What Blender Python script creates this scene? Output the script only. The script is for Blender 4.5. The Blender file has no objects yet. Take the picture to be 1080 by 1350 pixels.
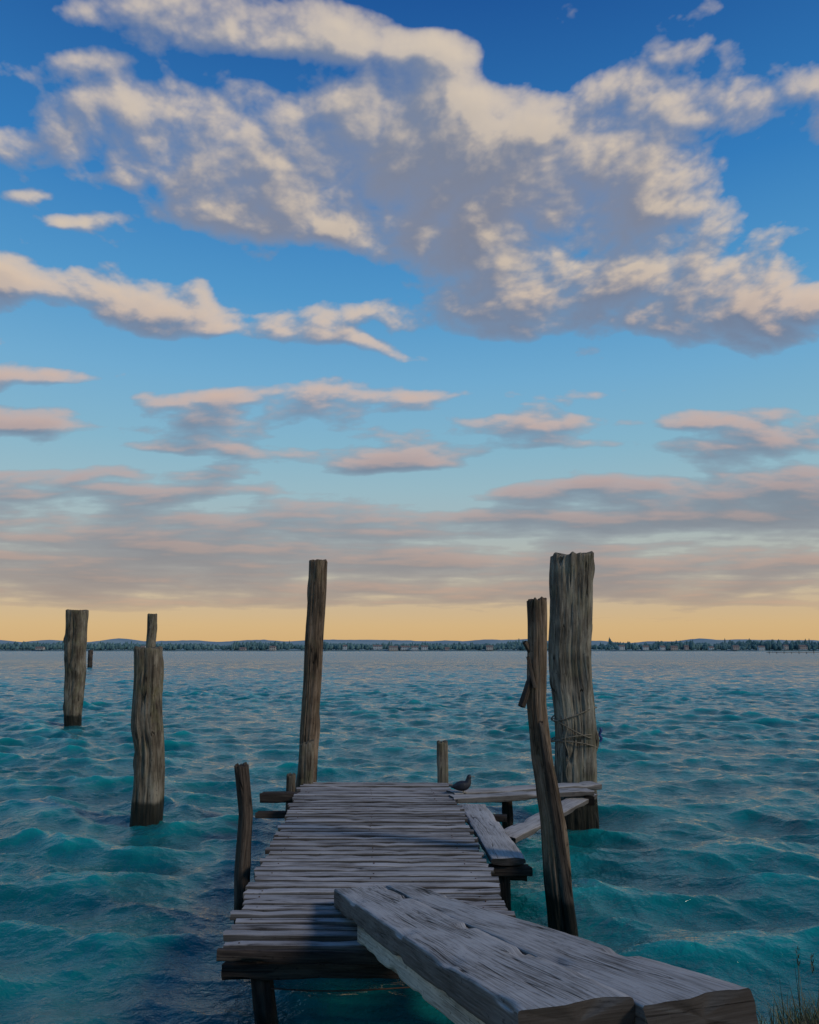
import bpy, math, random
import numpy as np
from mathutils import Vector, noise, Matrix
random.seed(7); np.random.seed(7)
S=bpy.context.scene
S.view_settings.view_transform='Standard'; S.view_settings.look='None'; S.view_settings.exposure=0

def lin(c): return tuple(((x/255)/12.92 if x/255<=.04045 else ((x/255+.055)/1.055)**2.4) for x in c)+(1,)

# ---------------------------------------------------------------- node helpers
class NT:
    def __init__(s,t): s.t=t; s.n=t.nodes; s.l=t.links
    def put(s,sock,v):
        if v is None: return
        if isinstance(v,bpy.types.NodeSocket): s.l.new(v,sock)
        else: sock.default_value=v
    def add(s,ty,**k):
        n=s.n.new(ty)
        for a,b in k.items(): setattr(n,a,b)
        return n
    def m(s,op,a,b=None,c=None,clamp=False):
        n=s.add('ShaderNodeMath',operation=op,use_clamp=clamp)
        s.put(n.inputs[0],a); s.put(n.inputs[1],b); s.put(n.inputs[2],c); return n.outputs[0]
    def v(s,op,a,b=None,c=None):
        n=s.add('ShaderNodeVectorMath',operation=op)
        s.put(n.inputs[0],a); s.put(n.inputs[1],b)
        if c is not None: s.put(n.inputs[2],c)
        return n.outputs['Value'] if op in('DOT_PRODUCT','LENGTH') else n.outputs[0]
    def noise(s,vec,scale,detail=4,rough=.5,dist=0,dim='3D'):
        n=s.add('ShaderNodeTexNoise',noise_dimensions=dim); s.put(n.inputs['Vector'],vec)
        n.inputs['Scale'].default_value=scale; n.inputs['Detail'].default_value=detail
        n.inputs['Roughness'].default_value=rough; n.inputs['Distortion'].default_value=dist
        return n.outputs['Fac']
    def ramp(s,f,stops,interp='LINEAR'):
        n=s.add('ShaderNodeValToRGB'); s.put(n.inputs[0],f); cr=n.color_ramp; cr.interpolation=interp
        while len(cr.elements)<len(stops): cr.elements.new(.5)
        for e,(p,c) in zip(cr.elements,stops):
            e.position=p; e.color=c if len(c)==4 else tuple(c)+(1,)
        return n.outputs[0]
    def mix(s,f,a,b,bt='MIX'):
        n=s.add('ShaderNodeMix',data_type='RGBA',blend_type=bt)
        s.put(n.inputs[0],f); s.put(n.inputs[6],a); s.put(n.inputs[7],b); return n.outputs[2]
    def sstep(s,x,a,b,lo=0,hi=1):
        n=s.add('ShaderNodeMapRange',interpolation_type='SMOOTHSTEP'); s.put(n.inputs[0],x)
        for i,q in zip((1,2,3,4),(a,b,lo,hi)): n.inputs[i].default_value=q
        return n.outputs[0]
    def sep(s,v):
        n=s.add('ShaderNodeSeparateXYZ'); s.put(n.inputs[0],v); return n.outputs
    def comb(s,x,y,z=0.0):
        n=s.add('ShaderNodeCombineXYZ'); s.put(n.inputs[0],x); s.put(n.inputs[1],y); s.put(n.inputs[2],z); return n.outputs[0]

# ---------------------------------------------------------------- world
SUN_EL=math.radians(16); SUN_AZ=math.radians(118)   # azimuth clockwise from +Y
W=bpy.data.worlds.new("World"); S.world=W; W.use_nodes=True
t=NT(W.node_tree); t.n.clear()
tc=t.add('ShaderNodeTexCoord'); N=tc.outputs['Generated']
dx,dy,dz=t.sep(N)
sky=t.ramp(dz,[(0,lin((214,174,118))),(.03,lin((214,180,130))),(.06,lin((202,180,150))),(.10,lin((184,182,170))),(.15,lin((168,184,186))),(.20,lin((152,186,198))),
 (.25,lin((134,182,204))),(.33,lin((112,172,210))),(.42,lin((80,152,204))),(.53,lin((48,124,190))),(.68,lin((24,86,156))),(1,lin((20,70,132)))])
ns=t.add('ShaderNodeTexSky',sky_type='NISHITA'); ns.sun_disc=False; ns.sun_elevation=SUN_EL; ns.sun_rotation=SUN_AZ
nsc=t.mix(1.0,ns.outputs[0],(.1,.1,.1,1),'MULTIPLY')
sky=t.mix(.08,sky,nsc)
col=t.mix(t.sstep(dz,-.02,-.12),sky,(.10,.13,.14,1))
bg=t.add('ShaderNodeBackground'); t.put(bg.inputs[0],col); bg.inputs[1].default_value=1.0
ow=t.add('ShaderNodeOutputWorld'); t.l.new(bg.outputs[0],ow.inputs[0])

# ---------------------------------------------------------------- clouds: sheet on the sky dome, cover computed per vertex
rg=np.random.RandomState(3)
PERM=rg.permutation(512).astype(np.int32); GA=rg.uniform(0,2*np.pi,512); GX=np.cos(GA).astype(np.float32); GY=np.sin(GA).astype(np.float32)
def perlin(x,y,seed=0):
    xi=np.floor(x).astype(np.int32); yi=np.floor(y).astype(np.int32); xf=(x-xi).astype(np.float32); yf=(y-yi).astype(np.float32)
    u=xf*xf*xf*(xf*(xf*6-15)+10); v=yf*yf*yf*(yf*(yf*6-15)+10)
    def gr(i,j,a,b):
        h=PERM[(PERM[(xi+i+seed*37)&511]+yi+j+seed*91)&511]; return GX[h]*a+GY[h]*b
    n0=gr(0,0,xf,yf); n1=gr(1,0,xf-1,yf); n2=gr(0,1,xf,yf-1); n3=gr(1,1,xf-1,yf-1)
    a=n0+(n1-n0)*u; b=n2+(n3-n2)*u; return (a+(b-a)*v)*1.4
def fbm(x,y,o,g=.5,seed=0):
    r=0;a=1;s=0
    for i in range(o): r=r+a*perlin(x,y,seed+i); s+=a; a*=g; x=x*2.03+7.1; y=y*2.03+3.7
    return r/s
def billow(x,y,o,g=.5,seed=0):
    r=0;a=1;s=0
    for i in range(o): r=r+a*(2.4*np.sqrt(perlin(x,y,seed+i)**2+.006)-.62); s+=a; a*=g; x=x*2.1+1.1; y=y*2.1+5.7
    return r/s
# banks: (x/y, z/y, rx, rz, amount, tilt)
B=[(-.38,.91,.07,.035,1.0,0),(-.29,.90,.07,.04,1.1,0),(-.13,.89,.07,.04,1.1,0),(-.04,.86,.06,.03,1.0,0),(.03,.84,.05,.025,.8,-.2),(-.2,.855,.16,.018,.5,0),
(-.50,.82,.09,.022,.95,0),(-.54,.90,.06,.02,.6,0),
(-.56,.715,.10,.03,1.1,.05),(-.47,.76,.07,.028,.95,0),(-.36,.745,.07,.035,.9,0),(-.40,.70,.07,.022,.7,0),
(-.25,.73,.12,.05,.9,0),(-.26,.66,.14,.032,.85,0),(-.12,.70,.14,.05,.95,-.1),(-.08,.63,.19,.045,1.0,-.1),(.03,.745,.08,.045,1.0,0),(.12,.74,.09,.05,1.1,0),(.10,.67,.16,.05,.95,0),(.22,.71,.10,.05,1.0,0),(.24,.64,.14,.065,1.0,0),
(.14,.60,.16,.06,1.,0),(.20,.51,.17,.055,1.05,0),(.0,.57,.16,.04,.9,0),(-.16,.585,.16,.030,.9,-.05),(.36,.61,.09,.05,1.1,0),(.43,.575,.07,.038,1.05,-.2),(.49,.56,.06,.022,.8,0),
(.31,.775,.06,.04,.9,0),(.38,.755,.09,.03,.9,0),(.47,.74,.07,.024,.7,0),(.56,.77,.08,.045,1.1,0),(.34,.51,.10,.035,.9,0),(.43,.475,.08,.042,1.15,-.1),(.54,.455,.09,.045,1.15,0),(.15,.465,.12,.020,.8,0),(.12,.43,.07,.012,.6,0),(.46,.42,.12,.02,.6,0),
(-.54,.505,.09,.024,1.1,-.1),(-.42,.478,.14,.026,1.15,-.1),(-.28,.445,.12,.022,1.05,-.15),(-.10,.405,.10,.010,.75,-.15),(-.06,.445,.08,.013,.8,0),
(-.545,.62,.03,.012,.85,0),(-.455,.585,.04,.012,.8,0),(-.43,.65,.05,.014,.6,0),
(-.44,.355,.08,.010,.75,0),(-.54,.34,.05,.02,.75,0),(-.26,.33,.08,.010,.7,.1),(-.53,.29,.10,.016,.85,0),(-.30,.30,.10,.012,.65,0),(-.12,.31,.20,.016,.8,0),(-.05,.28,.16,.010,.6,0),(-.06,.25,.17,.014,.85,.05),(.12,.29,.12,.010,.5,0),(-.36,.265,.14,.010,.6,0),(.05,.39,.1,.008,.5,0),(.3,.265,.2,.010,.5,0),
(.02,.237,.10,.008,.75,0),(.0,.335,.2,.012,.45,0),(-.31,.195,.14,.016,.75,0),(-.50,.225,.12,.010,.8,0),(-.33,.225,.08,.008,.7,0),(.26,.34,.05,.010,.7,0),(.44,.30,.10,.012,.75,.05),(.53,.285,.07,.018,.85,0),
(.36,.19,.24,.018,1.15,0),(.50,.215,.14,.036,1.3,.08),(.24,.205,.08,.012,.9,0),(.12,.165,.35,.010,.8,0),(-.45,.135,.30,.022,1.05,0),(-.5,.165,.15,.010,.7,0),
(-.20,.115,.40,.018,1.0,0),(.02,.15,.25,.008,.75,0),(.3,.10,.45,.018,1.05,0),(-.48,.085,.35,.018,1.05,0),(.1,.08,.4,.014,.95,0),(-.3,.062,.3,.008,.6,0),(.4,.06,.3,.008,.6,0),
(-.1,1.25,.5,.10,1.0,0),(.5,1.15,.3,.08,1.0,0),(.2,1.6,.6,.15,1.,0),(-.9,.5,.2,.06,1.1,0),(-.85,.85,.2,.06,1.1,0),(.9,.4,.25,.05,1.1,0),(.85,.7,.2,.08,1.1,0),(-.95,.2,.35,.04,1.,0),(1.0,.17,.4,.04,1.,0)]
def dens(X,Z,o=7):
    dn=Z+.20; u=X/dn; w=-1/dn
    wx=fbm(u*2.6,w*2.6,4,.5,11); wz=fbm(u*2.6,w*2.6,4,.5,17)
    sc=np.clip(Z*1.6,.16,1)
    Xw=X+.08*wx; Zw=Z+.045*wz*sc
    acc=np.zeros_like(X)
    for (x,z,rx,rz,a,tl) in B:
        d=((Xw-x)/rx)**2+((Zw-z-tl*(Xw-x))/rz)**2
        acc+=a*np.exp(-.80*d)
    acc=1.12*(1-np.exp(-1.35*acc))
    lay=np.exp(-((Z-.13)/.06)**2)
    acc+=.15*lay+.04+.05*np.exp(-((Z-.28)/.09)**2)
    hi=np.clip((Z-.15)/.3,0,1)
    us=u*(.42+.58*hi)
    n1=fbm(us*4.2,w*4.2,o,.52,1); bl=billow(us*6.6+wx*.35,w*6.6+wz*.35,5,.50,23)
    return acc+(1.25-.05*hi)*n1+(.05+.42*hi)*bl-.48
xs=np.concatenate([np.linspace(-2.2,-.62,70,endpoint=False),np.linspace(-.62,.62,980),np.linspace(.64,2.2,70)]).astype(np.float32)
zs=np.concatenate([np.linspace(.004,.97,820,endpoint=False),np.linspace(.97,2.6,110)]).astype(np.float32)
CX,CZ=np.meshgrid(xs,zs)
D=dens(CX,CZ)
def off(st):
    return dens(CX+.018*st*(.30+CZ),CZ+.030*st*(.15+CZ),6)
D1,D2,D3=off(.45),off(1.1),off(2.6)
occ=(np.maximum(D1,0)+.8*np.maximum(D2,0)+.6*np.maximum(D3,0))/2.4
Dp=np.maximum(D,0)
zr=CZ/np.sqrt(1+CX**2+CZ**2)      # sine of elevation
rim=np.exp(-2.5*occ)
hill=.5*(D-D1)+.75*(D-D2)+.38*(D-D3)
lit=.60*rim+.85*np.clip(hill,-.5,.6)+.04
lit*=np.clip(.40+1.3*Dp,0,1)
lit=np.clip(lit,0,1); lit=lit*lit*(3-2*lit)*.92
lit*=.50+.50*np.clip((zr-.16)/.2,0,1)
alpha=1-np.exp(-Dp*3.3)
alpha=np.clip(alpha,0,1)
def cramp(z,st):
    ps=[p for p,_ in st]; cs=np.array([lin(c)[:3] for _,c in st])
    return np.stack([np.interp(z,ps,cs[:,i]) for i in range(3)],-1)
shade=cramp(zr,[(0,(168,146,128)),(.08,(138,132,138)),(.16,(120,128,144)),(.25,(118,132,154)),(.35,(120,132,156)),(.5,(134,138,154)),(.7,(130,142,162))])
glow=cramp(zr,[(0,(222,178,142)),(.10,(220,170,144)),(.2,(224,178,158)),(.3,(224,190,168)),(.45,(226,204,176)),(.7,(224,208,186))])
thick=np.clip((Dp-.3)/.8,0,1)[...,None]
sh=shade*(1-.13*thick)
col_=sh+(glow-sh)*lit[...,None]
fade=np.clip((zr-.016)/.05,0,1); fade=fade*fade*(3-2*fade)
mx=.74+.23*np.clip((zr-.10)/.2,0,1)
edge=np.clip((2.2-np.abs(CX))/.5,0,1)*np.clip((2.6-CZ)/.5,0,1)
alpha=alpha*fade*mx*edge
Rd=9000/np.sqrt(1+CX**2+CZ**2)
V=np.stack([CX*Rd,Rd,CZ*Rd],-1).reshape(-1,3)
def gridmesh(name,V,nr,nc,flip=False):
    ii=np.arange(nr*nc).reshape(nr,nc)
    F=np.stack([ii[:-1,:-1],ii[:-1,1:],ii[1:,1:],ii[1:,:-1]],-1).reshape(-1,4)
    if flip: F=F[:,::-1]
    me=bpy.data.meshes.new(name); me.vertices.add(len(V)); me.vertices.foreach_set('co',V.astype(np.float32).ravel())
    me.loops.add(F.size); me.loops.foreach_set('vertex_index',F.ravel().astype(np.int32))
    me.polygons.add(len(F)); me.polygons.foreach_set('loop_start',np.arange(0,F.size,4,dtype=np.int32)); me.polygons.foreach_set('use_smooth',np.ones(len(F),bool))
    me.update(calc_edges=True)
    o=bpy.data.objects.new(name,me); S.collection.objects.link(o); return o,me
clouds,me=gridmesh('sky',V,len(zs),len(xs))
a=me.attributes.new('cloud','FLOAT_COLOR','POINT')
a.data.foreach_set('color',np.concatenate([col_,alpha[...,None]],-1).astype(np.float32).ravel())
m=bpy.data.materials.new('cloud_layer'); m.use_nodes=True; k=NT(m.node_tree); k.n.clear()
at=k.add('ShaderNodeAttribute',attribute_name='cloud')
em=k.add('ShaderNodeEmission'); k.put(em.inputs[0],at.outputs['Color'])
tr=k.add('ShaderNodeBsdfTransparent'); mxs=k.add('ShaderNodeMixShader')
k.put(mxs.inputs[0],at.outputs['Alpha']); k.l.new(tr.outputs[0],mxs.inputs[1]); k.l.new(em.outputs[0],mxs.inputs[2])
om=k.add('ShaderNodeOutputMaterial'); k.l.new(mxs.outputs[0],om.inputs[0])
me.materials.append(m)
try: m.cycles.emission_sampling='NONE'
except Exception as e: print(e)

sl=bpy.data.lights.new('sun','SUN'); sl.energy=1.5; sl.angle=math.radians(10); sl.color=(1,.86,.68)
so=bpy.data.objects.new('sun',sl); S.collection.objects.link(so)
sd=Vector((math.sin(SUN_AZ)*math.cos(SUN_EL+.30),math.cos(SUN_AZ)*math.cos(SUN_EL+.30),math.sin(SUN_EL+.30)))
so.rotation_euler=sd.to_track_quat('Z','Y').to_euler()

# ---------------------------------------------------------------- camera
cd=bpy.data.cameras.new('camera'); co=bpy.data.objects.new('camera',cd); S.collection.objects.link(co); S.camera=co
cd.sensor_fit='VERTICAL'; cd.sensor_height=24; cd.lens=18.49; cd.clip_end=20000; cd.clip_start=.05
co.location=(0,0,2.0); co.rotation_euler=(math.radians(99.93),0,0)

# ---------------------------------------------------------------- materials
def newmat(name):
    m=bpy.data.materials.new(name); m.use_nodes=True; k=NT(m.node_tree); bs=k.n['Principled BSDF']; return m,k,bs
def wood(name,dark,mid,light,crack=.5,wetz=.16,bump=.012,moss=0,toppale=0.0,gs=26,gl=1.3,dist=.4,fine=.5,paletone=(.45,.44,.45,1)):
    m,k,bs=newmat(name)
    G=k.add('ShaderNodeAttribute',attribute_name='grain').outputs['Vector']
    R=k.add('ShaderNodeAttribute',attribute_name='rnd').outputs['Fac']
    geo=k.add('ShaderNodeNewGeometry'); pz=k.sep(geo.outputs['Position'])[2]; nz=k.sep(geo.outputs['Normal'])[2]
    g1=k.noise(k.v('MULTIPLY',G,(gl,gs,gs)),1,6,.62,dist)
    g2=k.noise(k.v('MULTIPLY',G,(6,150,150)),1,3,.6)
    blot=k.noise(k.v('MULTIPLY',G,(2.2,5,5)),1,4,.6)
    f=k.m('MULTIPLY_ADD',g2,fine,k.m('MULTIPLY',g1,1.1-fine))
    f=k.m('MULTIPLY_ADD',k.m('SUBTRACT',blot,.5),.6,f)
    c=k.ramp(f,[(.36,dark),(.54,mid),(.72,light)])
    cn=k.noise(k.v('MULTIPLY',G,(.45,11,11)),1,2,.5,.1)
    cr=k.sstep(k.m('ABSOLUTE',k.m('SUBTRACT',cn,.5)),.0,.012)
    cr=k.m('MAXIMUM',cr,k.sstep(blot,.46,.56))
    crf=k.m('MULTIPLY_ADD',k.m('SUBTRACT',1.0,cr),-crack,1.0)
    sp=k.noise(k.v('MULTIPLY',G,(30,60,60)),1,2,.6)
    spf=k.sstep(sp,.62,.72,1,.45)
    v=k.m('MULTIPLY',k.m('MULTIPLY',crf,spf),k.m('MULTIPLY_ADD',R,.75,.58))
    v=k.m('MAXIMUM',v,.04)
    c=k.mix(1.0,c,k.comb(v,v,v),'MULTIPLY')
    if toppale:
        tf=k.m('MULTIPLY',k.sstep(nz,.6,.95),k.m('MULTIPLY',k.sstep(f,.34,.64),toppale))  # up-facing faces mixed towards a pale tone, side faces towards dark brown
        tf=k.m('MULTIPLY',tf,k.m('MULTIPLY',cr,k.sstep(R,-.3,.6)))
        c=k.mix(tf,c,paletone)
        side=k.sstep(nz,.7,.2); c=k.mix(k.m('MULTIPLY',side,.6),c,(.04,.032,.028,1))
    if moss:
        ms=k.m('MULTIPLY',k.sstep(k.noise(geo.outputs['Position'],5,4,.65),.5,.62),moss)
        c=k.mix(ms,c,(.15,.15,.08,1))
    wet=k.sstep(k.m('MULTIPLY_ADD',k.m('SUBTRACT',blot,.5),.12,pz),wetz,wetz+.07,1,0)
    c=k.mix(k.m('MULTIPLY',wet,.9),c,(.012,.013,.010,1))
    k.put(bs.inputs['Base Color'],c)
    k.put(bs.inputs['Roughness'],k.m('MULTIPLY_ADD',wet,-.5,.85))
    bs.inputs['Specular IOR Level'].default_value=.2
    h=k.m('MULTIPLY_ADD',g1,.5,k.m('MULTIPLY',g2,.5)); h=k.m('MULTIPLY_ADD',cr,.7,h)
    b=k.add('ShaderNodeBump'); b.inputs['Strength'].default_value=.9; b.inputs['Distance'].default_value=bump
    k.put(b.inputs['Height'],h); k.l.new(b.outputs[0],bs.inputs['Normal'])
    return m
M_deck=wood('deck_wood',(.045,.038,.034),(.16,.145,.135),(.32,.305,.295),.85,-.5,.004,0,.55,fine=.6,paletone=(.43,.42,.43,1))
M_beam=wood('beam_wood',(.11,.102,.095),(.235,.222,.21),(.37,.355,.34),.9,-.5,.003,0,.42,gs=44,gl=1.3,dist=.1,fine=.75,paletone=(.45,.44,.44,1))
M_side=wood('beam_side_wood',(.18,.16,.135),(.36,.33,.28),(.50,.46,.40),.85,-.5,.003,0,0,gs=40,gl=1.2,dist=.1,fine=.75)
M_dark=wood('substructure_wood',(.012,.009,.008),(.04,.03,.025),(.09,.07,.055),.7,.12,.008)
M_post=wood('post_wood',(.03,.023,.017),(.12,.10,.074),(.27,.24,.19),.85,.22,.012,.3,gs=30,dist=.2)
M_postb=wood('post_wood_brown',(.027,.018,.012),(.11,.079,.054),(.25,.19,.14),.85,.2,.012,.15,gs=34,dist=.2)
M_postg=wood('post_wood_grey',(.027,.023,.018),(.135,.12,.096),(.30,.28,.23),.9,.24,.014,.2,gs=22,dist=.2)
M_postd=wood('post_wood_dark',(.02,.016,.013),(.065,.05,.04),(.15,.12,.095),.8,.17,.012)

# ---------------------------------------------------------------- mesh builder
class MB:
    def __init__(s): s.v=[];s.f=[];s.sm=[];s.g=[];s.r=[]
    def ring(s,pts,gr,rnd):
        i=len(s.v); s.v+=pts; s.g+=gr; s.r+=[rnd]*len(pts); return i
    def obj(s,name,mat,parent=None):
        me=bpy.data.meshes.new(name); me.from_pydata([tuple(p) for p in s.v],[],s.f)
        me.polygons.foreach_set('use_smooth',s.sm)
        a=me.attributes.new('grain','FLOAT_VECTOR','POINT'); a.data.foreach_set('vector',np.array(s.g,dtype=np.float32).ravel())
        a=me.attributes.new('rnd','FLOAT','POINT'); a.data.foreach_set('value',np.array(s.r,dtype=np.float32))
        me.materials.append(mat); me.update()
        o=bpy.data.objects.new(name,me); S.collection.objects.link(o)
        if parent: o.parent=parent
        return o
def bridge(mb,i0,i1,n,sm=True):
    for j in range(n):
        k=(j+1)%n; mb.f.append((i0+j,i0+k,i1+k,i1+j)); mb.sm.append(sm)
def rrect(w,t,c,ns=3):
    cs=[(w/2-c,t/2-c,0),(-w/2+c,t/2-c,90),(-w/2+c,-t/2+c,180),(w/2-c,-t/2+c,270)]
    out=[]
    for i,(cx,cy,a) in enumerate(cs):
        for k in (0,45,90):
            r=math.radians(a+k); out.append((cx+c*math.cos(r),cy+c*math.sin(r)))
        nx=cs[(i+1)%4]; p0=out[-1]; r2=math.radians(nx[2]); p1=(nx[0]+c*math.cos(r2),nx[1]+c*math.sin(r2))
        for k in range(1,ns+1):
            f=k/(ns+1); out.append((p0[0]*(1-f)+p1[0]*f,p0[1]*(1-f)+p1[1]*f))
    return out
def beam(mb,p0,p1,w,t,w1=None,n=10,rnd=None,amp=.004,skew0=0,skew1=0,c=None,roll=0,fr=1.0,ns=3,endj=.0,split=0,endr=-.45):
    p0=Vector(p0);p1=Vector(p1);L=(p1-p0).length;x=(p1-p0).normalized()
    up=Vector((0,0,1)) if abs(x.z)<.9 else Vector((0,1,0))
    y=up.cross(x).normalized(); z=x.cross(y)
    if roll: R=Matrix.Rotation(roll,3,x); y=R@y; z=R@z
    w1=w1 or w; rnd=random.random() if rnd is None else rnd
    so=random.random()*50; c=c or min(w,t)*.12
    rings=[]
    for i in range(n+1):
        s=i/n; ww=w+(w1-w)*s; cs=rrect(ww,t,c,ns); pts=[];gr=[]
        for (a,b) in cs:
            l=s*L+(skew0*(1-s)+skew1*s)*a
            if i in(0,n): l+=endj*noise.noise(Vector((a*12+so,b*8,i)))
            base=p0+x*l+y*a+z*b
            nn=noise.noise(Vector((l*3*fr+so,a*9,b*9)))+.5*noise.noise(Vector((l*9*fr+so,a*30,b*30)))
            n2=noise.noise(Vector((l*2*fr,a*4+so,b*4)))
            base=base+(y*(a/(w*.5))*nn+z*(b/(t*.5))*n2)*amp+z*noise.noise(Vector((l*1.1+so,0,so)))*amp*1.5
            cor=(abs(a)/(ww*.5))*(abs(b)/(t*.5))
            ch=noise.noise(Vector((l*5+so,round(a*3),b*3)))
            if cor>.75 and ch>.15: base-= (y*(1 if a>0 else -1)+z*(1 if b>0 else -1))*amp*2.2*(ch-.15)/.4
            pts.append(base); gr.append((l+so,a+so*.37,b+so*.61))
        rings.append((mb.ring(pts,gr,rnd),pts,gr))
    m=len(rings[0][1])
    for i in range(n): bridge(mb,rings[i][0],rings[i+1][0],m)
    for (ri,pts,gr),rev in ((rings[0],True),(rings[-1],False)):
        cen=sum(pts,Vector())/m; gc=tuple(sum(g[i] for g in gr)/m for i in range(3))
        gsw=lambda g:(g[1]*.8+9,g[2]*1.2,g[0]*.5)
        pi=mb.ring(list(pts),[gsw(g) for g in gr],endr)
        sgn=-1 if rev else 1
        for f in (.9,.6,.3):
            pp=[cen.lerp(p,f) for p in pts]; gg=[tuple(gc[i]+(g[i]-gc[i])*f for i in range(3)) for g in gr]
            q0=mb.ring([p+x*sgn*.003*noise.noise(p*40) for p in pp],[gsw(g) for g in gg],endr)
            for j in range(m):
                k=(j+1)%m; mb.f.append((pi+k,pi+j,q0+j,q0+k) if rev else (pi+j,pi+k,q0+k,q0+j)); mb.sm.append(True)
            pi=q0
        ic=mb.ring([cen],[gsw(gc)],endr)
        for j in range(m):
            k=(j+1)%m; mb.f.append((pi+k,pi+j,ic) if rev else (pi+j,pi+k,ic)); mb.sm.append(True)

def post(name,cl,mat,seg=80,sq=0.0,groove=.06,lump=.07,dz=.03,flat=1.0,topslant=(0,0),cracks=1.0,seed=0,mb=None,parent=None,rnd=.5,topn=.03):
    """cl: list of (x,y,z,r) bottom->top"""
    own=mb is None
    if own: mb=MB()
    A=np.array(cl,float); z0,z1=A[0,2],A[-1,2]; n=max(6,int((z1-z0)/dz)); prev=None; so=seed*13.7+3
    def xyz(z): return [float(np.interp(z,A[:,2],A[:,i])) for i in (0,1,3)]
    last=None
    for i in range(n+1):
        z=z0+(z1-z0)*i/n; cx,cy,r=xyz(z)
        cx+=r*.15*noise.noise(Vector((z*1.3,so,0))); cy+=r*.15*noise.noise(Vector((z*1.3,so,5)))
        pts=[];gr=[]
        for j in range(seg):
            a=2*math.pi*j/seg; ca,sa=math.cos(a),math.sin(a)
            e=1.0
            if sq: e=1/((abs(ca)**(2+sq*6)+abs(sa)**(2+sq*6))**(1/(2+sq*6)))
            rr=r*e
            lo=noise.noise(Vector((ca*1.3+so,sa*1.3,z*1.1)))*lump+noise.noise(Vector((ca*2.5+so,sa*2.5,z*4)))*lump*.4
            gv=noise.noise(Vector((ca*5+so,sa*5,z*.7)))
            g3=noise.noise(Vector((ca*14+so,sa*14,z*1.6)))
            gg=-abs(gv)*groove*1.2+g3*groove*.5
            ck=noise.noise(Vector((ca*2.2-so,sa*2.2,z*.35)))
            if cracks and abs(ck)<.035: gg-=(1-abs(ck)/.035)*.13*cracks
            kn=noise.noise(Vector((ca*1.8+so,sa*1.8+7,z*2.2)))
            if kn>.42: lo+=(kn-.42)*.5
            rr*=1+lo+gg
            zt=z
            if i>n-4: zt+= (i-(n-4))/4*(topslant[0]*rr*ca+topslant[1]*rr*sa+topn*noise.noise(Vector((ca*3+so,sa*3,2))))
            pts.append(Vector((cx+rr*ca,cy+rr*sa*flat,zt))); gr.append((z+so,ca*r,sa*r))
        idx=mb.ring(pts,gr,rnd)
        if prev is not None: bridge(mb,prev,idx,seg)
        prev=idx; last=(pts,gr,cx,cy,z,r)
    pts,gr,cx,cy,z,r=last
    cen=sum(pts,Vector())/seg
    pi=prev
    for f,dzz in ((.93,.006),(.6,.008),(.25,.0)):
        np_=[cen.lerp(p,f)+Vector((0,0,dzz+.02*noise.noise(Vector((p.x*25,p.y*25,f*3+so))))) for p in pts]
        ni=mb.ring(np_,[((p.x-cen.x)*3+so,(p.y-cen.y),f) for p in np_],rnd*.8)
        bridge(mb,pi,ni,seg); pi=ni
    ci=mb.ring([cen],[(so,0,0)],rnd*.8)
    for j in range(seg): mb.f.append((pi+j,pi+(j+1)%seg,ci)); mb.sm.append(True)
    if own: return mb.obj(name,mat,parent)
def empty(name,loc=(0,0,0)):
    e=bpy.data.objects.new(name,None); e.location=(0,0,0); S.collection.objects.link(e); return e

# ---------------------------------------------------------------- pier
pier=empty('wooden_pier')
YN,YF=4.40,9.56
def xl(y): return -.968+(y-YN)/(YF-YN)*(-1.233+.968)
def xr(y): return .604+(y-YN)/(YF-YN)*(.44-.604)
mb=MB(); nails=[]; y=YN+.05; 
while y<YF:
    wd=random.uniform(.068,.090)
    zt=.5+random.uniform(-.006,.006)
    a=xl(y)+random.uniform(-.04,.02); b=xr(y)+random.uniform(-.02,.04)
    dyy=random.uniform(-.006,.006)
    beam(mb,(a,y-dyy,zt-.016+random.uniform(-.004,.004)),(b,y+dyy,zt-.016+random.uniform(-.004,.004)),wd,.034,n=18,rnd=random.uniform(.1,1),amp=.0035,roll=random.uniform(-.06,.06),c=.004,ns=1,endj=.02)
    for o_ in (.10,.78,1.45):
        nails.append((xl(y)+o_+random.uniform(-.02,.02),y+random.uniform(-.015,.015),zt+.001))
    y+=wd+random.uniform(.028,.042)
mb.obj('deck_boards',M_deck,pier)
mb=MB()
for (x,y,z) in nails:
    rg1=[Vector((x+.0045*math.cos(j*math.pi/4),y+.0045*math.sin(j*math.pi/4),z-.012)) for j in range(8)]
    rg2=[p+Vector((0,0,.014)) for p in rg1]
    i0=mb.ring(rg1,[(0,0,0)]*8,.3); i1=mb.ring(rg2,[(0,0,0)]*8,.3); bridge(mb,i0,i1,8,False); mb.f.append(tuple(range(i1,i1+8))); mb.sm.append(False)
mr,k,bs=newmat('rusty_iron'); k.put(bs.inputs['Base Color'],k.ramp(k.noise(k.add('ShaderNodeTexCoord').outputs['Object'],30,3),[(.3,(.03,.02,.015)),(.7,(.10,.05,.03))])); bs.inputs['Roughness'].default_value=.8
mb.obj('nails',mr,pier)
mb=MB()
beam(mb,(-.985,4.375,.462),(-.15,4.36,.455),.035,.055,n=20,rnd=.7,amp=.004)
for off_ in (.10,.78,1.45):
    beam(mb,(xl(4.5)+off_,4.5,.405),(xl(9.5)+off_,9.5,.405),.08,.11,n=30,rnd=.1,amp=.006)
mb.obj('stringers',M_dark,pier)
mb=MB()
beam(mb,(-.97,4.47,.355),(.66,4.50,.355),.09,.075,n=16,rnd=.6,amp=.008,endj=.03)
beam(mb,(-1.14,6.30,.33),(.88,6.34,.33),.10,.07,n=16,rnd=.5,amp=.008)
beam(mb,(-1.60,8.90,.435),(-.9,8.92,.43),.13,.095,n=12,rnd=.4,amp=.010,endj=.04)
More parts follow.
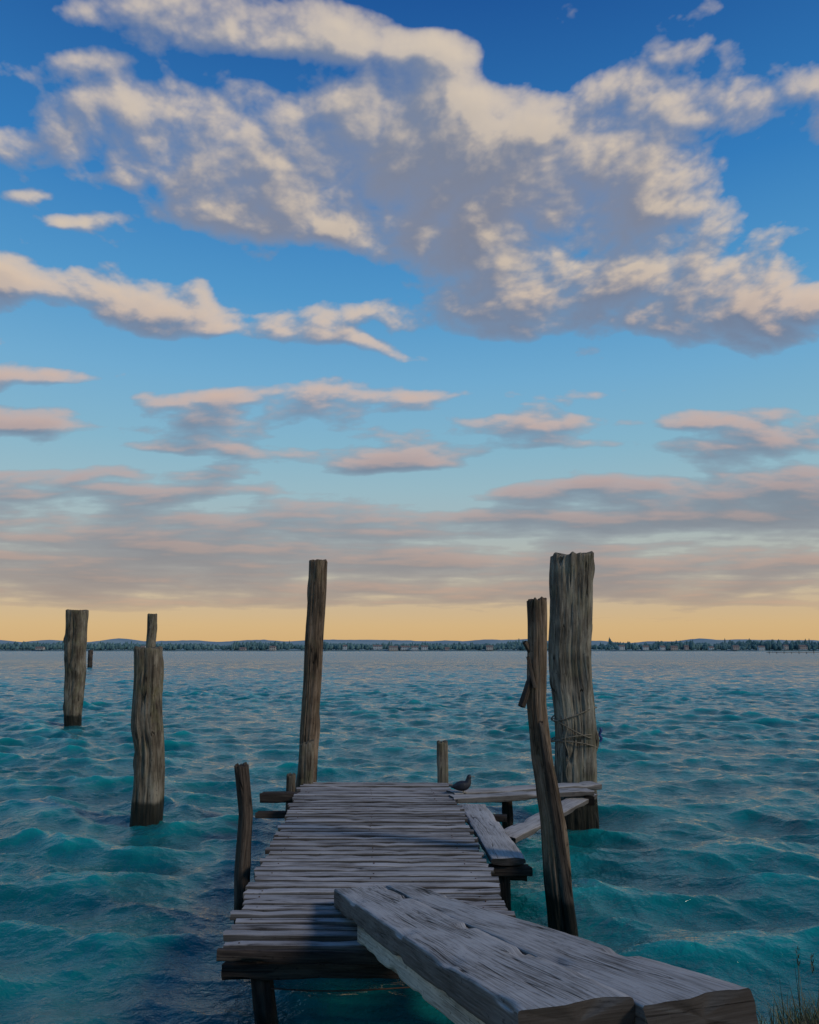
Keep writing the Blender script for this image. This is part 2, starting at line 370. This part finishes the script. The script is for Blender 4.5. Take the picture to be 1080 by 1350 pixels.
beam(mb,(-1.58,8.62,.315),(.6,8.66,.32),.10,.06,n=16,rnd=.4,amp=.006,endj=.04)
beam(mb,(-1.2,9.45,.34),(1.15,9.4,.34),.10,.09,n=16,rnd=.4,amp=.006)
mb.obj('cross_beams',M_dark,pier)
mb=MB()
for (x,y,zt,r,lx) in ((-.80,4.50,.44,.062,.07),(.48,4.52,.36,.06,-.03),(-1.02,6.33,.35,.055,0),(.705,6.33,.34,.06,0),(-1.1,8.9,.4,.055,0),(.42,8.75,.4,.055,0),(1.06,9.0,.44,.06,0)):
    post('leg',[(x+lx*2,y,-1.6,r*1.1),(x+lx,y,0,r),(x,y,zt,r*.95)],M_dark,seg=32,dz=.05,seed=x*3+y,mb=mb,rnd=.4)
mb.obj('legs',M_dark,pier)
mb=MB()
post('p',[(-1.20,9.47,-1.4,.085),(-1.19,9.47,.94,.08)],M_post,seg=40,sq=.4,seed=31,mb=mb,topslant=(.4,0))
post('p',[(.405,9.56,-1.4,.066),(.385,9.55,.94,.062)],M_post,seg=40,sq=.5,seed=32,mb=mb)
post('p',[(-1.33,9.25,-1.4,.055),(-1.33,9.25,.62,.05)],M_post,seg=32,sq=.3,seed=33,mb=mb)
mb.obj('edge_posts',M_post,pier)
walk=empty('wooden_walkway')
mb=MB()
beam(mb,(.44,8.52,.485),(1.95,8.95,.485),.20,.055,n=20,rnd=.55,amp=.006,endj=.03)
beam(mb,(.44,8.77,.488),(2.12,9.38,.488),.24,.055,n=20,rnd=.75,amp=.006,endj=.03)
beam(mb,(.85,7.35,.365),(1.98,9.12,.425),.19,.05,n=20,rnd=.5,amp=.006,endj=.03,roll=.12)
beam(mb,(.63,8.30,.452),(.735,6.22,.452),.265,.055,w1=.255,n=22,rnd=.8,amp=.006,endj=.02)
mb.obj('boards',M_beam,walk)
mb=MB()
beam(mb,(.56,6.30,.375),(.90,6.28,.375),.12,.06,n=8,rnd=.5,amp=.006,endj=.03)
beam(mb,(.5,8.15,.38),(.95,8.1,.38),.10,.06,n=8,rnd=.4,amp=.005)
beam(mb,(1.93,8.85,.41),(2.0,9.65,.41),.10,.09,n=8,rnd=.4,amp=.005)
mb.obj('bearers',M_dark,walk)

# gangway beams from bank to pier
gang=empty('plank_gangway')
mb=MB()
beam(mb,(-.305,5.04,.55),(.455,2.345,1.0),.298,.10,w1=.345,n=110,rnd=.62,amp=.0055,c=.009,ns=9,endj=.03)
beam(mb,(-.075,5.10,.548),(.812,2.39,.996),.160,.10,w1=.352,n=110,rnd=.5,amp=.0055,c=.009,ns=9,endj=.03)
mb.obj('top_beams',M_beam,gang)
mb=MB()
beam(mb,(-.245,4.40,.562),(.335,2.36,.898),.05,.098,n=60,rnd=.85,amp=.005,ns=4)
mb.obj('edge_stringer',M_side,gang)
mb=MB()
beam(mb,(.25,2.62,.80),(1.02,2.70,.80),.14,.125,n=10,rnd=.4,amp=.008)
mb.obj('bank_sleeper',M_dark,gang)

# ---------------------------------------------------------------- posts
post('wooden_post',[(2.0,9.9,-1.6,.245),(2.016,9.9,0,.235),(1.99,9.9,1.2,.235),(1.99,9.9,2.0,.25),(2.034,9.9,3.18,.262)],M_postg,seg=150,sq=.35,groove=.09,lump=.05,seed=1,cracks=2.0,flat=.75,topslant=(.05,0),rnd=.6,topn=.05)
post('wooden_post',[(1.20,6.18,-1.5,.10),(1.115,6.18,0,.098),(1.06,6.18,.75,.088),(1.0,6.18,1.2,.078),(.975,6.18,1.6,.072),(.994,6.18,2.38,.078)],M_postb,seg=90,sq=.1,groove=.10,lump=.09,seed=2,cracks=1.2,rnd=.5)
mb=MB()
post('x',[(1.19,6.10,-1.4,.045),(1.165,6.10,0,.043),(1.07,6.10,.85,.035),(.985,6.09,1.46,.018)],M_postb,seg=28,sq=.3,seed=12,mb=mb)
beam(mb,(.935,6.14,1.80),(.845,6.08,1.58),.045,.035,n=5,rnd=.2,amp=.008)
beam(mb,(.94,6.16,1.96),(.88,6.12,2.06),.03,.03,n=5,rnd=.2,amp=.006)
beam(mb,(.90,6.1,1.95),(.945,6.1,1.72),.03,.025,n=5,rnd=.2,amp=.006)
o=mb.obj('split_side_and_stubs',M_postd); o.parent=bpy.data.objects['wooden_post.001']
post('wooden_post',[(-1.25,9.7,-1.6,.125),(-1.21,9.7,.45,.115),(-1.17,9.7,1.6,.108),(-1.124,9.7,3.08,.112)],M_postb,seg=90,sq=.15,groove=.08,lump=.06,seed=3,cracks=1.2,rnd=.55)
post('wooden_post',[(-1.21,6.18,-1.4,.06),(-1.226,6.18,0,.055),(-1.235,6.18,.4,.058),(-1.22,6.18,.8,.052),(-1.262,6.18,1.14,.054)],M_postd,seg=60,groove=.09,lump=.11,seed=4,rnd=.45)
post('wooden_post',[(-3.1,9.84,-1.6,.175),(-3.12,9.84,0,.172),(-3.13,9.84,.8,.17),(-3.17,9.84,1.1,.185),(-3.20,9.84,1.6,.16),(-3.216,9.84,2.02,.162)],M_post,seg=90,sq=.15,groove=.08,lump=.10,seed=5,cracks=1.3,rnd=.6)
post('wooden_post',[(-9.15,22.2,-1.6,.21),(-9.19,22.2,0,.205),(-9.22,22.2,1.2,.25),(-9.29,22.2,3.09,.275)],M_post,seg=70,sq=.2,groove=.08,lump=.06,seed=6,dz=.06,rnd=.45)
post('wooden_post',[(-9.70,30,-1.6,.2),(-9.70,30,3.33,.18)],M_post,seg=40,seed=7,dz=.1,rnd=.4)
post('wooden_post',[(-37,93,-1.6,.28),(-37,93,2.0,.27)],M_postd,seg=24,seed=8,dz=.2,rnd=.3)

def tube(mb,pts,r,n=6,rnd=.5):
    prev=None
    for i,p in enumerate(pts):
        a=Vector(pts[max(i-1,0)]);b=Vector(pts[min(i+1,len(pts)-1)]);d=(b-a).normalized()
        u=d.cross(Vector((0,.3,1))).normalized(); v=d.cross(u)
        rg_=[Vector(p)+u*r*math.cos(2*math.pi*j/n)+v*r*math.sin(2*math.pi*j/n) for j in range(n)]
        ix=mb.ring(rg_,[(i*.1,0,j*.01) for j in range(n)],rnd)
        if prev is not None: bridge(mb,prev,ix,n)
        prev=ix
mb=MB()
for zc,tl,sd_ in ((1.24,.07,0),(1.05,-.12,2),(.98,.06,4),(.90,-.05,5)):
    pts=[(2.0+.275*math.cos(a)*(1+.03*math.sin(3*a+sd_)),9.9-.215*math.sin(a),zc+tl*math.cos(a)+.02*math.sin(2*a+sd_)) for a in np.linspace(0,2*math.pi,48)]
    tube(mb,pts,.008)
pts=[(1.86+.02*math.sin(k*.6),9.67,1.22-.035*k) for k in range(22)]
tube(mb,pts,.007)
m,k,bs=newmat('rope_fibre'); bs.inputs['Roughness'].default_value=.9
k.put(bs.inputs['Base Color'],k.ramp(k.noise(k.add('ShaderNodeTexCoord').outputs['Object'],40,3),[(.3,(.09,.08,.06)),(.7,(.22,.19,.14))]))
rope=mb.obj('mooring_rope',m)
mb=MB(); tube(mb,[(2.285+.012*math.sin(i*1.3),9.76,1.08-.02*i) for i in range(9)],.016)
m,k,bs=newmat('blue_cord'); bs.inputs['Roughness'].default_value=.7
k.put(bs.inputs['Base Color'],k.ramp(k.noise(k.add('ShaderNodeTexCoord').outputs['Object'],60,3),[(.3,(.01,.03,.12)),(.7,(.03,.08,.25))]))
mb.obj('blue_cord_end',m,rope)
mb=MB(); tube(mb,[(-.72+.05*i,4.46,.27-.012*math.sin(i*.25)) for i in range(18)],.004)
mb.obj('wire',mr,pier)

# ---------------------------------------------------------------- coot (bird)
def skin(name,chain,mat,parent=None,sub=2):
    me=bpy.data.meshes.new(name); me.from_pydata([c[:3] for c in chain],[(i,i+1) for i in range(len(chain)-1)],[])
    o=bpy.data.objects.new(name,me); S.collection.objects.link(o)
    md=o.modifiers.new('s','SKIN'); me.skin_vertices[0].data[0].use_root=True
    for i,c in enumerate(chain): me.skin_vertices[0].data[i].radius=(c[3],c[4])
    md.use_smooth_shade=True
    sb=o.modifiers.new('u','SUBSURF'); sb.levels=sub; sb.render_levels=sub
    me.materials.append(mat)
    if parent: o.parent=parent
    return o
mf,k,bs=newmat('dark_feathers'); bs.inputs['Roughness'].default_value=.6
k.put(bs.inputs['Base Color'],k.ramp(k.noise(k.add('ShaderNodeTexCoord').outputs['Object'],60,4),[(.3,(.006,.008,.014)),(.7,(.020,.022,.032))]))
mw,k,bs=newmat('pale_beak'); k.put(bs.inputs['Base Color'],k.ramp(k.noise(k.add('ShaderNodeTexCoord').outputs['Object'],80,2),[(.3,(.2,.16,.12)),(.7,(.3,.26,.2))])); bs.inputs['Roughness'].default_value=.4
bird=empty('coot')
bx,by,bz=.56,8.72,.515
skin('body',[(bx-.125,by+.02,bz+.055,.008,.004),(bx-.09,by+.015,bz+.06,.030,.024),(bx-.04,by,bz+.068,.060,.056),(bx+.02,by-.005,bz+.073,.064,.064),(bx+.06,by-.01,bz+.095,.044,.046),(bx+.066,by-.01,bz+.14,.028,.028),(bx+.070,by-.012,bz+.17,.033,.032),(bx+.098,by-.014,bz+.17,.018,.018)],mf,bird)
skin('wing_near',[(bx+.03,by-.056,bz+.08,.012,.034),(bx-.03,by-.054,bz+.075,.012,.038),(bx-.10,by-.02,bz+.065,.006,.01)],mf,bird)
skin('wing_far',[(bx+.03,by+.052,bz+.08,.012,.034),(bx-.03,by+.054,bz+.075,.012,.038),(bx-.10,by+.045,bz+.065,.006,.01)],mf,bird)
skin('beak',[(bx+.105,by-.014,bz+.169,.009,.008),(bx+.135,by-.016,bz+.162,.003,.003)],mw,bird,1)
for s_ in(-1,1): skin('foot_%s'%('near' if s_<0 else 'far'),[(bx+.01,by+s_*.025,bz+.03,.007,.007),(bx+.012,by+s_*.025,bz+.004,.005,.005),(bx+.045,by+s_*.03,bz+.003,.008,.003)],mw,bird,1)

# ---------------------------------------------------------------- lake
rs=[1.2]
while rs[-1]<6500:
    r_=rs[-1]; k_=.0036 if r_<50 else (.0055 if r_<250 else .03); rs.append(r_*(1+k_) if r_>2.5 else r_+.010)
rs=np.array(rs); NA=900
tt=np.linspace(-1,1,NA); th=np.radians(34)*tt+np.radians(44)*tt**5
Rg,Tg=np.meshgrid(rs,th,indexing='ij')
X=(Rg*np.sin(Tg)).astype(np.float32); Y=(Rg*np.cos(Tg)).astype(np.float32)
sp=(np.maximum(np.gradient(rs)[:,None],Rg*.0015)).astype(np.float32)
DX=np.zeros_like(X);DY=np.zeros_like(X);Z=np.zeros_like(X)
rng=np.random.RandomState(11)
NW=120
gust=(.9+.7*fbm(X*.15,Y*.10,3,.5,60)).astype(np.float32)
lam=np.exp(np.linspace(np.log(.09),np.log(2.4),NW))*rng.uniform(.93,1.07,NW)
for l in lam:
    ang=math.radians(-108)+rng.normal(0,.60)
    kx,ky=math.cos(ang),math.sin(ang); k0=2*math.pi/l; ph=rng.uniform(0,6.28)
    ka=.066*(1.0 if l<1.1 else (1.1/l)**.7)*(1 if l>.3 else .60)
    a=ka/k0
    att=np.clip(l/(sp*2.2)-.6,0,1)
    arg=k0*(kx*X+ky*Y)+ph
    env=.6+.8*np.sin(.13*k0*(X*ky-Y*kx)+ph*3)*np.sin(.07*k0*(X*kx+Y*ky)+ph*5)
    am=a*att*env*gust
    Z+=np.cos(arg)*am; s_=np.sin(arg)*am; DX-=s_*kx*1.0; DY-=s_*ky*1.0
V=np.stack([X+DX,Y+DY,Z],-1).reshape(-1,3)
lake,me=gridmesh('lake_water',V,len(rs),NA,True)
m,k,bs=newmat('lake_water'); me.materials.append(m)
geo=k.add('ShaderNodeNewGeometry'); Pp=geo.outputs['Position']; x_,y_,z_=k.sep(Pp)
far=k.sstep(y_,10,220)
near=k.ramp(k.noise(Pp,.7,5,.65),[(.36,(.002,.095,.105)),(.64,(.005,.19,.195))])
c=k.mix(k.sstep(y_,8,90),near,(.014,.22,.31,1))  # bluer with distance: reflected sky put into the base colour
crest=k.sstep(z_,.0,.12); c=k.mix(k.m('MULTIPLY',crest,.65),c,(.010,.36,.35,1))  # light through the crests painted as a greener colour by height
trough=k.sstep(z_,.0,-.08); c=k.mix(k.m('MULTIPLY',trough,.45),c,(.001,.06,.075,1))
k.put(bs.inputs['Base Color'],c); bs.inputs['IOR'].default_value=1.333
k.put(bs.inputs['Roughness'],k.m('MULTIPLY_ADD',far,.18,.02))
a1=k.noise(k.v('MULTIPLY',Pp,(1,1.3,1)),9,4,.6,.2)
a2=k.noise(k.v('MULTIPLY',Pp,(.55,1.3,1)),1.5,5,.65)
hh=k.m('MULTIPLY_ADD',k.m('MULTIPLY',a2,k.sstep(y_,10,120)),20.0,a1)
b=k.add('ShaderNodeBump'); b.inputs['Strength'].default_value=1.0; b.inputs['Distance'].default_value=.028; k.put(b.inputs['Height'],hh)
k.l.new(b.outputs[0],bs.inputs['Normal'])

# ---------------------------------------------------------------- bank
nx,ny=260,120
gx=np.concatenate([np.linspace(-80,-5,40,endpoint=False),np.linspace(-5,6,nx-80),np.linspace(6.5,80,40)])
gv=np.linspace(0,1,ny)
vs=[];fs=[]
def bedge(x): return 2.72+.16*noise.noise(Vector((x*1.1,3,0)))+.30*math.exp(-((x-1.5)/.5)**2)
for j,tv in enumerate(gv):
    for i,x in enumerate(gx):
        edge=bedge(x)+.05*noise.noise(Vector((x*5,1,0)))
        if tv<.6: yy=-40*(1-tv/.6)**2.5+edge*(1-(1-tv/.6)**2.5)-.0; zz_=.74
        else:
            s_=(tv-.6)/.4; yy=edge+s_*.55; zz_=.74-1.7*s_**.9
        zz_+=.05*noise.noise(Vector((x*2,yy*2,0)))+.02*noise.noise(Vector((x*9,yy*9,zz_*4)))
        vs.append((x,yy,zz_))
n_=len(gx)
for j in range(ny-1):
    for i in range(n_-1):
        a=j*n_+i; fs.append((a,a+1,a+n_+1,a+n_))
me=bpy.data.meshes.new('grassy_bank'); me.from_pydata(vs,[],fs); me.polygons.foreach_set('use_smooth',[True]*len(fs))
bank=bpy.data.objects.new('grassy_bank',me); S.collection.objects.link(bank)
m,k,bs=newmat('bank_soil'); me.materials.append(m); pp=k.add('ShaderNodeNewGeometry').outputs['Position']
k.put(bs.inputs['Base Color'],k.ramp(k.noise(pp,6,8,.65),[(.35,(.05,.04,.03)),(.5,(.10,.09,.06)),(.65,(.09,.11,.05))])); bs.inputs['Roughness'].default_value=.95
b=k.add('ShaderNodeBump'); b.inputs['Distance'].default_value=.03; k.put(b.inputs['Height'],k.noise(pp,25,6,.6)); k.l.new(b.outputs[0],bs.inputs['Normal'])

# grass
mb=MB()
def blade(x,y,z,h,w,lean,az,rnd):
    n=5; pr=None
    dx,dy=math.cos(az),math.sin(az)
    for i in range(n+1):
        s=i/n; o_=lean*s*s*h; ww=w*(1-s*.92)
        p=Vector((x+dx*o_,y+dy*o_,z+h*s*(1-.25*lean*s)))
        ix=mb.ring([p+Vector((-dy,dx,0))*ww*.5,p-Vector((-dy,dx,0))*ww*.5],[(s,0,0)]*2,rnd)
        if pr is not None: mb.f.append((pr,pr+1,ix+1,ix)); mb.sm.append(True)
        pr=ix
    return p
for _ in range(6500):
    x=random.uniform(-4,5); 
    e=bedge(x)
    y=e-abs(random.gauss(0,.35))+.06
    if .1<x<1.12 and y<2.9: continue
    blade(x,y,.72,random.uniform(.03,.10)*(1.2 if x>1 else .8),random.uniform(.002,.005),random.uniform(.1,.9),random.uniform(0,6.28),random.random())
for _ in range(900):
    x=random.gauss(1.42,.16); y=bedge(x)-abs(random.gauss(0,.08))+.05
    blade(x,y,.71,random.uniform(.05,.15),random.uniform(.003,.006),random.uniform(.1,.9),random.uniform(0,6.28),random.random())
for (x,y,h) in ((1.335,2.95,.27),(1.27,2.93,.20),(1.42,2.97,.23),(1.22,2.90,.15),(1.48,2.9,.2),(1.38,2.9,.16),(1.16,2.95,.13),(.62,2.25,.36),(.70,2.24,.40),(.66,2.22,.34)):
    for q_ in range(3):
        tip=blade(x+random.uniform(-.02,.02),y,.72,h*random.uniform(.7,1),.004,random.uniform(.05,.35),random.uniform(0,6.28),random.random())
    tip=blade(x,y,.72,h,.005,.08,random.uniform(0,6.28),.2)
    if x>1.3 :
        for q_ in range(16):
            f=q_/16; a=random.uniform(0,6.28); 
            blade(tip.x+.004*math.cos(a),tip.y+.004*math.sin(a),tip.z-.05+.055*f,.014,.005,.6,a,.1)
mg,k,bs=newmat('dry_grass'); R=k.add('ShaderNodeAttribute',attribute_name='rnd').outputs['Fac']
k.put(bs.inputs['Base Color'],k.ramp(R,[(0,(.05,.05,.03)),(.5,(.09,.12,.045)),(1,(.22,.19,.10))])); bs.inputs['Roughness'].default_value=.7
mb.obj('grass',mg)

# ---------------------------------------------------------------- far shore
SY=1500
def strip(name,y0,h0,h1,mat,x0=-1500,x1=1500,step=4,fine=1.0,seed=0,profile=None,depth=60):
    vs=[];fs=[];xs=np.arange(x0,x1,step)
    for i,x in enumerate(xs):
        f=.5+.5*noise.noise(Vector((x*.0023,seed,0)))+.35*noise.noise(Vector((x*.009,seed,3)))
        h=h0+(h1-h0)*max(0,min(1,f))+fine*(noise.noise(Vector((x*.09,seed,5)))+noise.noise(Vector((x*.3,seed,9))))
        if profile: h*=profile(x)
        yo=10*noise.noise(Vector((x*.01,seed,8)))
        vs+=[(x,y0+yo,-.5),(x,y0+yo+3,h*.6),(x,y0+yo+depth*.4,h),(x,y0+yo+depth,h*.7)]
    for i in range(len(xs)-1):
        for j in range(3):
            a=i*4+j; fs.append((a,a+4,a+5,a+1))
    me=bpy.data.meshes.new(name); me.from_pydata(vs,[],fs); me.materials.append(mat); me.polygons.foreach_set('use_smooth',[True]*len(fs))
    o=bpy.data.objects.new(name,me); S.collection.objects.link(o); return o
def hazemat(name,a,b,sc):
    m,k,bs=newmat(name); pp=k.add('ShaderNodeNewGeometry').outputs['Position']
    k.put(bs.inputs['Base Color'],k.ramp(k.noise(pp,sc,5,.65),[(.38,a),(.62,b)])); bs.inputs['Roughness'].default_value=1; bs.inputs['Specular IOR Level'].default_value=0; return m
mh=hazemat('hazed_hill',(.17,.26,.33),(.21,.31,.37),.01)  # hill, shore and foliage: aerial haze put into the bluish base colours
ms=hazemat('hazed_shore',(.10,.18,.20),(.16,.23,.24),.03)
mt=hazemat('hazed_foliage',(.06,.13,.15),(.12,.21,.22),.05)
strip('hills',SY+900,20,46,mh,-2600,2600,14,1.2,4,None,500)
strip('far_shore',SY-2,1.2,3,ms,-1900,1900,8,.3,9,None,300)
vs=[];fs=[]
ico=[(0,0,-1),(.72,-.53,-.45),(-.28,-.85,-.45),(-.89,0,-.45),(-.28,.85,-.45),(.72,.53,-.45),(.28,-.85,.45),(-.72,-.53,.45),(-.72,.53,.45),(.28,.85,.45),(.89,0,.45),(0,0,1)]
icf=[(0,1,2),(1,0,5),(0,2,3),(0,3,4),(0,4,5),(1,5,10),(2,1,6),(3,2,7),(4,3,8),(5,4,9),(1,10,6),(2,6,7),(3,7,8),(4,8,9),(5,9,10),(6,10,11),(7,6,11),(8,7,11),(9,8,11),(10,9,11)]
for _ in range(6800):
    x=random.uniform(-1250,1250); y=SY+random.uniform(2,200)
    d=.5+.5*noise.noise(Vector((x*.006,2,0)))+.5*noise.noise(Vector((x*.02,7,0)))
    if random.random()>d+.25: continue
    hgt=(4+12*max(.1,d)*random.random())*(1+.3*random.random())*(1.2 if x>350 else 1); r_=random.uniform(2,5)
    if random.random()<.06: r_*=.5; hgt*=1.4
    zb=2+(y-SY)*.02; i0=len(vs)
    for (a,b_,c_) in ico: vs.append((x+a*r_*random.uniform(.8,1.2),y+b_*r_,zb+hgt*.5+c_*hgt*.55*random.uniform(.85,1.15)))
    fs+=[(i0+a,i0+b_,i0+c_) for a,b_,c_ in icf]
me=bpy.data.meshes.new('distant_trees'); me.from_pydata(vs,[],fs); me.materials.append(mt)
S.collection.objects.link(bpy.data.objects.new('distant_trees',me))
walls=[hazemat('house_wall_%d'%i,a,tuple(q_*1.1 for q_ in a),.3) for i,a in enumerate(((.42,.44,.45),(.38,.35,.32),(.33,.28,.26)))]
roof=hazemat('house_roof',(.16,.13,.13),(.20,.16,.15),.3); wnd=hazemat('house_window',(.05,.07,.09),(.06,.08,.1),.3)
def house(x,y,w,d,h,mat,z=2):
    vs=[];fs=[];mi=[]
    def quad(*p,m_=0):
        i=len(vs); vs.extend(p); fs.append(tuple(range(i,i+len(p)))); mi.append(m_)
    x0,x1,y0,y1=x-w/2,x+w/2,y-d/2,y+d/2; zr=z+h+d*.28
    quad((x0,y0,z),(x1,y0,z),(x1,y0,z+h),(x0,y0,z+h)); quad((x1,y1,z),(x0,y1,z),(x0,y1,z+h),(x1,y1,z+h))
    quad((x0,y1,z),(x0,y0,z),(x0,y0,z+h),(x0,y,zr),(x0,y1,z+h)); quad((x1,y0,z),(x1,y1,z),(x1,y1,z+h),(x1,y,zr),(x1,y0,z+h))
    quad((x0-.5,y0-.5,z+h-.2),(x1+.5,y0-.5,z+h-.2),(x1+.5,y,zr+.1),(x0-.5,y,zr+.1),m_=1)
    quad((x1+.5,y1+.5,z+h-.2),(x0-.5,y1+.5,z+h-.2),(x0-.5,y,zr+.1),(x1+.5,y,zr+.1),m_=1)
    nwin=max(2,int(w/3.2))
    for fl in range(max(1,int(h/3))):
        for i in range(nwin):
            cx=x0+(i+.5)*w/nwin; zz=z+1+fl*3
            quad((cx-.6,y0-.05,zz),(cx+.6,y0-.05,zz),(cx+.6,y0-.05,zz+1.4),(cx-.6,y0-.05,zz+1.4),m_=2)
    me=bpy.data.meshes.new('house'); me.from_pydata(vs,[],fs)
    for m_ in (mat,roof,wnd): me.materials.append(m_)
    me.polygons.foreach_set('material_index',mi)
    S.collection.objects.link(bpy.data.objects.new('house',me))
rr=random.Random(5)
for xx in (-690,-500,-310,-255,-180,-120,-60,-30,-8,10,28,70,150,240,300,395,440,470,492,520,560,610,655,700,740):
    house(xx,SY-rr.uniform(-3,18)+6,rr.uniform(7,17),8,rr.choice([3.2,6,6,6.5]),rr.choice(walls),rr.uniform(1,3.5))
jet=MB()
for i in range(16):
    post('p',[(193+i*4,430,-1,.18),(193+i*4,430,rr.uniform(.9,1.9),.16)],M_dark,seg=8,dz=1,seed=i,mb=jet)
beam(jet,(192,430.4,.85),(256,430.4,.85),1.2,.25,n=6)
jet.obj('distant_jetty',M_postd)
